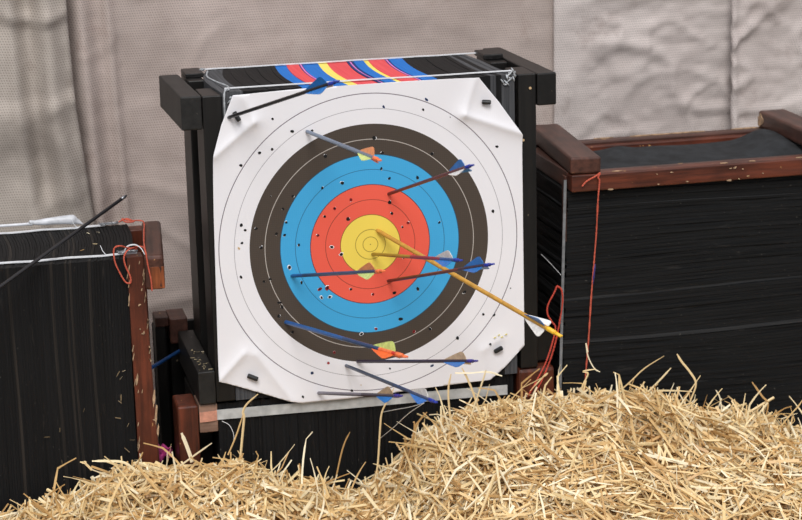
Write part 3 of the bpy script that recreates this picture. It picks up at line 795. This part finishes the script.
def ch_b(b_):
    for (x, a_) in ((.80, .03), (1.05, .08), (1.25, .05), (.93, .06)): chip(b_, (x, .448, .1465), (1, 0, 0), (0, 1, 0), a_, .007, rc, n=16)
bar('rear_rail', rt, .553, 1.42, .385, .41, .10, .137, 'red_x', 0, .003)
rail2 = bar('rear_rail', rt, .553, 1.42, .412, .455, .10, .146, 'brown_x', 0, .004)
chips_as_parts(rt, ch_b, rail2)
z1 = .1925
f0 = on(571, 154.5, 2, z1); f1 = on(536, 124.5, 2, z1)
rotbar('clamp_bar', rt, (.5490, -.012), (.592, .49), .084, .1475, z1, 'brown_y', .006)
g0 = on(758, 111, 2, .195); g1 = on(802, 130, 2, .195)
dd = (g1 - g0).normalized(); gf = g0 + dd * ((g0.y + .03) / -dd.y) if dd.y < 0 else g1
rotbar('clamp_bar', rt, (gf.x, gf.y), (g0.x, g0.y), .085, .1475, .197, 'brown_y', .008)
b = MB(); c_ = Vector((g0.x + .02, g0.y - .02, .17)); 
b.build if False else None
chip(b, (g0.x - .001, g0.y - .022, .170), (0, 1, 0), (0, 0, 1), .022, .020, rc, n=14); b.build('chipped_patch', rt)['label'] = 'pale split end'
bar('post', rt, .552, .60, .35, .43, GZ, .0975, 'brown_z', 2) if False else None
bar('side_lip', rt, .553, .592, .034, .384, .0985, .1465, 'brown_y', 1)
bar('base_board', rt, .548, 1.42, .0, .42, GZ, GZ + .018, 'red_x', 0)
# grey strap down the front left edge
mb = MB(); pts = [at(565.2 - (v - 180) * .0245, v, .004) for v in range(180, 412, 12)]
mb.ribbon(pts + [pts[-1] + Vector((0, 0, -.2))], (.0075, 0, 0), .003, 'strap_grey'); mb.build('side_strap', rt)
bar('edge_strip', rt, .5385, .5445, .006, .03, -.04, .14, 'brown_z', 2, .001)

cord('string', [pt(582, 186.5, -.021), pt(587, 181, -.022), pt(596, 176, -.024), pt(600, 173, -.024), pt(598, 178, -.024), pt(599.5, 181, -.022), pt(598, 200, -.019), pt(596.5, 230, -.004), pt(595, 250, -.004), pt(593, 275, -.004), pt(591, 300, -.004), pt(588.5, 340, -.003), pt(586, 370, -.006), pt(584, 398, -.01), pt(583, 420, -.02)],
     .0022, 'string', 'orange string tied to the right wooden rail and hanging down the black foam', 'string')
o = MB(); o.tube([pt(595, 264, -.004), pt(594.3, 270, -.004), pt(593.5, 277, -.004), pt(593, 284, -.004)], [.0022, .0032, .0034, .0024], 'string_purple', 8)
tag(o.build('thread_wrap', smooth=True, origin=pt(594, 274, -.004)), 'purple thread wound around the hanging orange string', 'thread')
cord('string_bundle', [pt(557, 286, -.012), pt(554, 293, -.014), pt(548, 305, -.014), pt(547.5, 314, -.014), pt(552, 322, -.014)], .0024, 'string_red', 'red string loop beside the grey edge strap, drooping left', 'string', group='red strings by the grey strap')
cord('string_bundle', [pt(557, 286, -.012), pt(561.5, 290, -.014), pt(562.5, 302, -.014), pt(560, 320, -.014), pt(555, 344, -.014), pt(548, 366, -.018), pt(540, 384, -.03), pt(532, 396, -.05)], .0026, 'string_red', 'red string hanging right of the loop, ending in the straw', 'string', group='red strings by the grey strap')
cord('string_bundle', [pt(552, 322, -.014), pt(555.5, 328, -.018), pt(552, 344, -.02), pt(546, 362, -.024), pt(537, 380, -.035), pt(528, 396, -.055)], .0024, 'string_red', 'red string continuing from the loop down over the reddish block', 'string', group='red strings by the grey strap')

# small things
tag((lambda b_: (b_.tube([at(151, 368, .12), at(181, 350, .40)], .0052, 'shaft_blue', 10), b_.build('arrow_shaft', origin=at(151, 368, .12)))[1])(MB()), 'blue arrow shaft wedged between the left post and the black clamp bar', 'arrow shaft')
b = MB(); rr = random.Random(2); pc = at(163, 452, .10); vs = []; fs = []
for j in range(9):
    for i in range(9):
        u_, v_ = i / 8 - .5, j / 8 - .5
        vs.append(pc + Vector((u_ * .05, .02 * noise.noise(Vector((u_ * 5, v_ * 5, 1))) + .012 * math.sin(u_ * 16), v_ * .06 * (1 - .6 * (u_ + .5)) + .01 * noise.noise(Vector((u_ * 4, v_ * 4, 7))))))
for j in range(8):
    for i in range(8): a_ = j * 9 + i; fs.append((a_, a_ + 1, a_ + 10, a_ + 9))
b.add(vs, fs, 'pink'); o = b.build('cloth_scrap', smooth=True, origin=pc); o.modifiers.new('t', 'SOLIDIFY').thickness = .002
tag(o, 'scrap of pink cloth showing behind the straw between the wooden posts', 'cloth')
cord('thread', [pt(424, 403, -.42), pt(410, 407, -.3), pt(396, 409.5, -.15), pt(381, 412.5, -.004)], .0009, 'white_thread', 'upper thin white thread fanning out from the slanting arrow', 'thread', False, group='white threads by the low butt')
cord('thread', [pt(424, 403, -.42), pt(408, 414, -.3), pt(394, 427, -.15), pt(378, 440, -.004)], .0011, 'white_thread', 'lower white thread running steeply down left from the slanting arrow', 'thread', False, group='white threads by the low butt')
cord('thread', [pt(222, 421, .004), pt(230, 426, -.01), pt(234, 438, -.02), pt(230, 452, -.03)], .0008, 'white_thread', 'thin white thread curling below the stained strap end', 'thread', False)
cord('thread', [pt(541, 254, .15), pt(550, 263, .10), pt(561, 275, .02)], .0009, 'white_thread', 'thin pale thread on the side of the right target', 'thread', False)

# ------------------------------------------------------------------ straw
rs = random.Random(77)
cr_px = [(-60, 535), (0, 522), (60, 502), (130, 475), (180, 469), (230, 466), (300, 484), (360, 490), (400, 466), (430, 438), (470, 409), (505, 400), (545, 403), (600, 402), (650, 402), (700, 412), (760, 420), (802, 436), (870, 448)]
CR = [at(u, v, -.05) for u, v in cr_px]
def crest(x):
    if x <= CR[0].x: return CR[0].z
    for a_, b__ in zip(CR, CR[1:]):
        if x <= b__.x: t = (x - a_.x) / (b__.x - a_.x); t = t * t * (3 - 2 * t) * .5 + t * .5; return a_.z + (b__.z - a_.z) * t
    return CR[-1].z
def hz(x, y):
    c = crest(x) - GZ; t = max(0, (-.05 - y) / 1.15)
    h = c * (1 - t) ** 1.0 if t < 1 else 0
    if y > -.05: h = c - (y + .05) * .25
    h += .03 * noise.noise(Vector((x * 5, y * 5, 0))) * min(1, h * 4) + .012 * noise.noise(Vector((x * 14, y * 14, 4)))
    return GZ + max(0, h) - .012
st_v = []; st_f = []; st_c = []
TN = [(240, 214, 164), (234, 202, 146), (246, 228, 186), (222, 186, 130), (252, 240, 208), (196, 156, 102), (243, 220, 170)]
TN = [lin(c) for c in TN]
def straw(p, d, L, wd, bend, V=None, tint=None, kink=None, rng=rs):
    V = st_v if V is None else V
    n_ = 4; d = d.normalized(); s_ = d.cross(Vector((rng.random() - .5, rng.random() - .5, rng.random() - .5))).normalized(); up_ = s_.cross(d)
    b0 = len(V); pts = []
    for i in range(n_):
        t = i / (n_ - 1) - .5; q3 = p + d * L * t + up_ * bend * (t * t * 4 - .5) * L
        if kink and i == n_ - 1: q3 = q3 + kink
        pts.append(q3)
    flat = .3 + .45 * rng.random()
    for i, q3 in enumerate(pts):
        w_ = wd * (.5 if i in (0, n_ - 1) and rng.random() < .4 else 1)
        V.append(q3 + s_ * w_ / 2); V.append(q3 - s_ * w_ / 2); V.append(q3 + up_ * w_ * flat)
    c = tint or rng.choice(TN)
    f_ = []
    for i in range(n_ - 1):
        a_ = b0 + i * 3; f_ += [(a_, a_ + 1, a_ + 4, a_ + 3), (a_ + 1, a_ + 2, a_ + 5, a_ + 4), (a_ + 2, a_, a_ + 3, a_ + 5)]
    f_ += [(b0, b0 + 2, b0 + 1), (b0 + 9, b0 + 10, b0 + 11)]
    return f_, c
def straw_obj(name, V, Fs, Cs, origin):
    me = bpy.data.meshes.new(name); me.from_pydata([tuple(Vector(v) - Vector(origin)) for v in V], [], Fs)
    me.materials.append(M['straw']); at_ = me.color_attributes.new('tint', 'FLOAT_COLOR', 'CORNER')
    arr = []
    for f_, c in zip(Fs, Cs): arr += list(c) * len(f_)
    at_.data.foreach_set('color', arr); o_ = bpy.data.objects.new(name, me); COL.objects.link(o_); o_.location = origin; return o_
def normal(x, y):
    e = .03; return Vector((-(hz(x + e, y) - hz(x - e, y)) / (2 * e), -(hz(x, y + e) - hz(x, y - e)) / (2 * e), 1)).normalized()
XL, XR = -1.35, 1.60
for i in range(20000):
    x = rs.uniform(XL, XR); y = -.06 - 1.0 * rs.random() ** 1.5 if rs.random() < .9 else rs.uniform(-.1, -.02)
    nn = normal(x, y); t1 = nn.orthogonal().normalized(); t2 = nn.cross(t1); a_ = rs.random() * 2 * PI
    d = t1 * math.cos(a_) + t2 * math.sin(a_) + nn * rs.gauss(0, .22)
    L = min(.20, max(.035, rs.lognormvariate(math.log(.095), .45))); wd = rs.uniform(.0036, .0092)
    p = Vector((x, y, hz(x, y))) + nn * rs.uniform(-.012, .030)
    # keep clear of the butts behind
    if max(p.y + d.normalized().y * L / 2, p.y - d.normalized().y * L / 2) > -.016: p.y -= L * abs(d.normalized().y) / 2 + .01
    f_, c = straw(p, d, L, wd, rs.gauss(0, .05)); st_f += f_; st_c += [c] * len(f_)
for i in range(650):                           # loose ends standing up along the crest
    x = rs.uniform(XL, XR); y = rs.uniform(-.16, -.05)
    d = Vector((rs.gauss(0, .8), rs.gauss(0, .25), 1.0)).normalized(); L = rs.uniform(.05, .13); wd = rs.uniform(.003, .0062)
    p = Vector((x, y, hz(x, y) + L * .22 + rs.uniform(-.03, .012)))
    f_, c = straw(p, d, L, wd, rs.gauss(0, .10)); st_f += f_; st_c += [c] * len(f_)
for i in range(150):                            # long bent wisps
    x = rs.uniform(XL, XR); y = rs.uniform(-.17, -.07); pc = Vector((x, y, hz(x, y) + .004)); dr = Vector((rs.gauss(0, .8), rs.gauss(0, .12), rs.uniform(.3, 1))).normalized()
    L = rs.uniform(.08, .19); n_ = 8; wd = rs.uniform(.0028, .0062); c = rs.choice(TN); b0 = len(st_v); tw = Vector((rs.gauss(0, .5), rs.gauss(0, .1), rs.uniform(-.9, .2)))
    kn = rs.choice((3, 4, 5, 6)); kd = Vector((rs.gauss(0, .9), rs.gauss(0, .1), rs.gauss(0, .5)))
    for j in range(n_):
        dr = (dr + tw * .10 + (kd if j == kn else Vector((0, 0, 0)))).normalized(); s_ = dr.cross(Vector((.1, 1, .2))).normalized(); u_ = s_.cross(dr)
        w_ = wd * (1 if j < n_ - 2 else .6); st_v += [pc + s_ * w_ / 2, pc - s_ * w_ / 2, pc + u_ * w_ * .5]; pc = pc + dr * L / (n_ - 1)
    for j in range(n_ - 1):
        a_ = b0 + j * 3; st_f += [(a_, a_ + 1, a_ + 4, a_ + 3), (a_ + 1, a_ + 2, a_ + 5, a_ + 4), (a_ + 2, a_, a_ + 3, a_ + 5)]; st_c += [c] * 3
# the packed body of the heap
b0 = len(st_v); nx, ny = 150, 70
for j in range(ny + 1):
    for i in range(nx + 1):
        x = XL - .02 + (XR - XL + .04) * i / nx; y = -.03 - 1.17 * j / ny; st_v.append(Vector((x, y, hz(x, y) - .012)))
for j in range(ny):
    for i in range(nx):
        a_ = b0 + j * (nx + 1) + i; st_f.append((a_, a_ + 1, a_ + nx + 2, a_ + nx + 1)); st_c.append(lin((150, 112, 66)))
# back and side skirts so that the heap is a closed body down to the floor
bs = len(st_v)
for i in range(nx + 1): p = st_v[b0 + i]; st_v.append(Vector((p.x, p.y, GZ)))
for i in range(nx): st_f.append((b0 + i, b0 + i + 1, bs + i + 1, bs + i)); st_c.append(lin((150, 112, 66)))
for side in (0, nx):
    bs = len(st_v)
    for j in range(ny + 1): p = st_v[b0 + j * (nx + 1) + side]; st_v.append(Vector((p.x, p.y, GZ)))
    for j in range(ny): st_f.append((b0 + j * (nx + 1) + side, b0 + (j + 1) * (nx + 1) + side, bs + j + 1, bs + j)); st_c.append(lin((150, 112, 66)))
o = straw_obj('straw_heap', st_v, st_f, st_c, (.1, -.5, GZ))
tag(o, 'heap of loose golden straw banked in front of the targets', 'straw', kind='stuff')

def stalk(pxs, y, wd, label, rng=rs, tint=None):
    pts = wavy([at(u, v, y + dy) for (u, v, dy) in pxs], 5)
    V = []; Fs = []; Cs = []; c = tint or TN[0]; n_ = len(pts); s_ = Vector((.9, .25, .1))
    for i, p in enumerate(pts):
        t = (pts[min(i + 1, n_ - 1)] - pts[max(i - 1, 0)]).normalized(); s2 = s_ - t * s_.dot(t); s2.normalize(); u2 = t.cross(s2); w_ = wd * (1 if i < n_ - 2 else .6)
        V += [p + s2 * w_ / 2, p - u2 * w_ * .22, p - s2 * w_ / 2, p + u2 * w_ * .22]
    for i in range(n_ - 1):
        for j in range(4): Fs.append((i * 4 + j, i * 4 + (j + 1) % 4, i * 4 + 4 + (j + 1) % 4, i * 4 + 4 + j)); Cs.append(c)
    Fs += [(3, 2, 1, 0), (n_ * 4 - 4, n_ * 4 - 3, n_ * 4 - 2, n_ * 4 - 1)]; Cs += [c, c]
    o_ = straw_obj('straw_stalk', V, Fs, Cs, pts[0]); tag(o_, label, 'straw', 'single straw stalks standing out of the heap'); return o_
stalk([(375, 482, 0), (378, 462, 0), (380, 430, 0), (382, 412, 0), (389, 398, 0), (394, 388, 0)], -.09, .0058, 'tall pale straw stalk standing up to the white strap below the lowest arrow')
stalk([(404, 470, 0), (411, 448, 0), (415, 428, 0), (420, 420, 0), (427, 412, 0)], -.09, .0075, 'brown forked straw stalk standing against the black foam below the slanting arrow', tint=TN[5])
stalk([(408, 462, 0), (413, 440, 0), (414.5, 424, 0), (413, 422, 0)], -.088, .005, 'short brown stub beside the forked brown stalk', tint=TN[5])
stalk([(240, 462, 0), (242, 440, 0), (244, 418, 0), (243, 412, 0), (247, 404, 0), (258, 394, 0)], -.05, .007, 'feathery straw stalk reaching up to the left end of the wide strap')
stalk([(228, 455, 0), (236, 436, 0), (243, 415, 0)], -.06, .005, 'thin straw leaning onto the feathery stalk near the strap end', tint=TN[3])
stalk([(192, 462, 0), (190, 455, 0), (186, 444, 0), (181.5, 433, 0)], -.05, .010, 'flat white straw blade standing in front of the reddish post', tint=TN[4])
stalk([(180, 466, 0), (195, 455, 0), (212, 443, 0)], -.07, .008, 'pale straw blade slanting up right before the reddish post', tint=TN[4])
stalk([(336, 478, 0), (341, 455, 0), (345, 442, 0), (350, 432, 0)], -.06, .005, 'curved straw stalk standing before the low black foam, left of centre', tint=TN[5])
stalk([(452, 430, 0), (449, 405, 0), (448.5, 388, 0), (451, 374, 0)], -.10, .006, 'short upright straw stub right of the slanting arrow nock')
stalk([(482, 420, 0), (474, 395, 0), (468, 380, 0), (462, 368, 0)], -.11, .0062, 'straw stalk leaning left over the bottom right paper edge')
stalk([(470, 420, 0), (478, 395, 0), (483, 380, 0), (486, 370, 0)], -.115, .006, 'straw stalk crossing the left-leaning one at the paper edge', tint=TN[2])
stalk([(455, 373, 0), (470, 373, 0), (488, 372, 0), (502, 376, 0)], -.113, .006, 'straw lying level in front of the bottom right paper corner', tint=TN[4])
stalk([(522, 388, 0), (530, 384, 0), (545, 376, 0), (546, 374, 0), (530, 391, 0)], -.08, .006, 'bent straw in front of the reddish block right of the paper')
stalk([(612, 398, 0), (630, 382, 0), (645, 368, 0), (664, 356, 0)], -.07, .0065, 'long straw slanting up right before the right target, feathery at its tip')
stalk([(604, 396, 0), (588, 352, 0), (586, 343, 0), (590, 341, 0)][1:3] + [(588, 356, 0), (594, 368, 0), (600, 372, 0)], -.05, .0035, 'thin white straw curl hooked on the hanging orange string', tint=TN[4])
stalk([(584, 402, 0), (582, 388, 0), (588, 374, 0), (583, 371, 0), (596, 369, 0)], -.06, .006, 'crooked straw looping beside the foot of the orange string')
stalk([(690, 402, 0), (696, 384, 0), (690, 372, 0), (682, 362, 0), (677, 354, 0)], -.07, .0065, 'curved straw standing highest before the right target, bending left at its tip')
stalk([(648, 392, 0), (660, 380, 0), (671, 368, 0)], -.08, .0085, 'broad straw blade slanting up right beside the long slanting straw', tint=TN[2])
stalk([(722, 412, 0), (720, 398, 0), (716, 390, 0)], -.08, .0045, 'thin pale straw hooked left among the short ones on the right', tint=TN[4])
stalk([(765, 420, 0), (768, 404, 0), (762, 396, 0), (752, 382, 0)], -.07, .006, 'crooked straw rising near the right edge of the view', tint=TN[5])
stalk([(92, 470, 0), (84, 462, 0), (78, 470, 0)][:2] + [(86, 463, 0), (80, 462, 0)], -.09, .006, 'short straw tip at the left of the heap before the left target')
stalk([(140, 475, 0), (125, 463, 0), (108, 461, 0), (92, 461, 0)], -.10, .007, 'straw jutting left in front of the left target', tint=TN[2])

# loose chaff on the timber and foam
V = []; Fs = []; Cs = []; rq = random.Random(8)
def bit(p, L=.012, wd=.003, flat_z=True, tint=None):
    a_ = rq.random() * PI
    d = Vector((math.cos(a_), math.sin(a_), 0)) if flat_z else Vector((math.cos(a_), 0, math.sin(a_)))
    f_, c = straw(p, d, L, wd, .02, V, tint, None, rq); Fs.extend(f_); Cs.extend([c] * len(f_))
for i in range(22): bit(Vector((rq.uniform(-.466, -.43), rq.uniform(.0, .20), -.3045)), rq.uniform(.004, .013), rq.uniform(.0012, .0024), True, lin((176, 164, 132)))
for (u, v) in ((118, 374), (121, 378), (124, 371), (121, 398), (120, 402), (118, 418), (60, 430), (62, 462), (128, 425), (132, 440), (47, 437), (84, 410), (135, 460), (127, 450)):
    bit(at(u, v, -.0005), rq.uniform(.006, .022), rq.uniform(.0010, .0020), False, lin((150, 134, 106)))
for (u, v) in ((88, 233), (98, 232), (95, 244), (82, 250)): bit(on(u, v, 2, .0155), .014, .002)
for (u, v) in ((748, 176), (739, 179)): bit(on(u, v, 2, .147), .008, .003)
o = straw_obj('straw_chaff', V, Fs, Cs, (-.5, 0, -.3)); tag(o, 'bits of straw chaff scattered on the black clamp bar and foam', 'straw chaff', kind='stuff')

# ------------------------------------------------------------------ light
W = bpy.data.worlds.new('world'); S.world = W; W.use_nodes = True; nt = W.node_tree
bg = nt.nodes['Background']; tc = nt.nodes.new('ShaderNodeTexCoord'); sp = nt.nodes.new('ShaderNodeSeparateXYZ'); rp = nt.nodes.new('ShaderNodeValToRGB')
nt.links.new(tc.outputs['Generated'], sp.inputs[0]); nt.links.new(sp.outputs[2], rp.inputs[0]); nt.links.new(rp.outputs[0], bg.inputs['Color'])
rp.color_ramp.elements[0].position = 0; rp.color_ramp.elements[0].color = (.42, .42, .43, 1)
rp.color_ramp.elements[1].position = .7; rp.color_ramp.elements[1].color = (.98, 1.0, 1.05, 1)
bg.inputs['Strength'].default_value = .95
sun = bpy.data.lights.new('overcast_sun', 'SUN'); sun.energy = 2.2; sun.angle = 28 * D2; sun.color = (1.0, .98, .95)
so = bpy.data.objects.new('overcast_sun', sun); COL.objects.link(so); so.location = (-1, -4, 4)
so.rotation_euler = (Vector((.18, .75, -.85))).to_track_quat('-Z', 'Y').to_euler()
S.view_settings.view_transform = 'Standard'; S.view_settings.look = 'None'; S.view_settings.gamma = 1; S.view_settings.exposure = 0
S.view_settings.use_curve_mapping = False
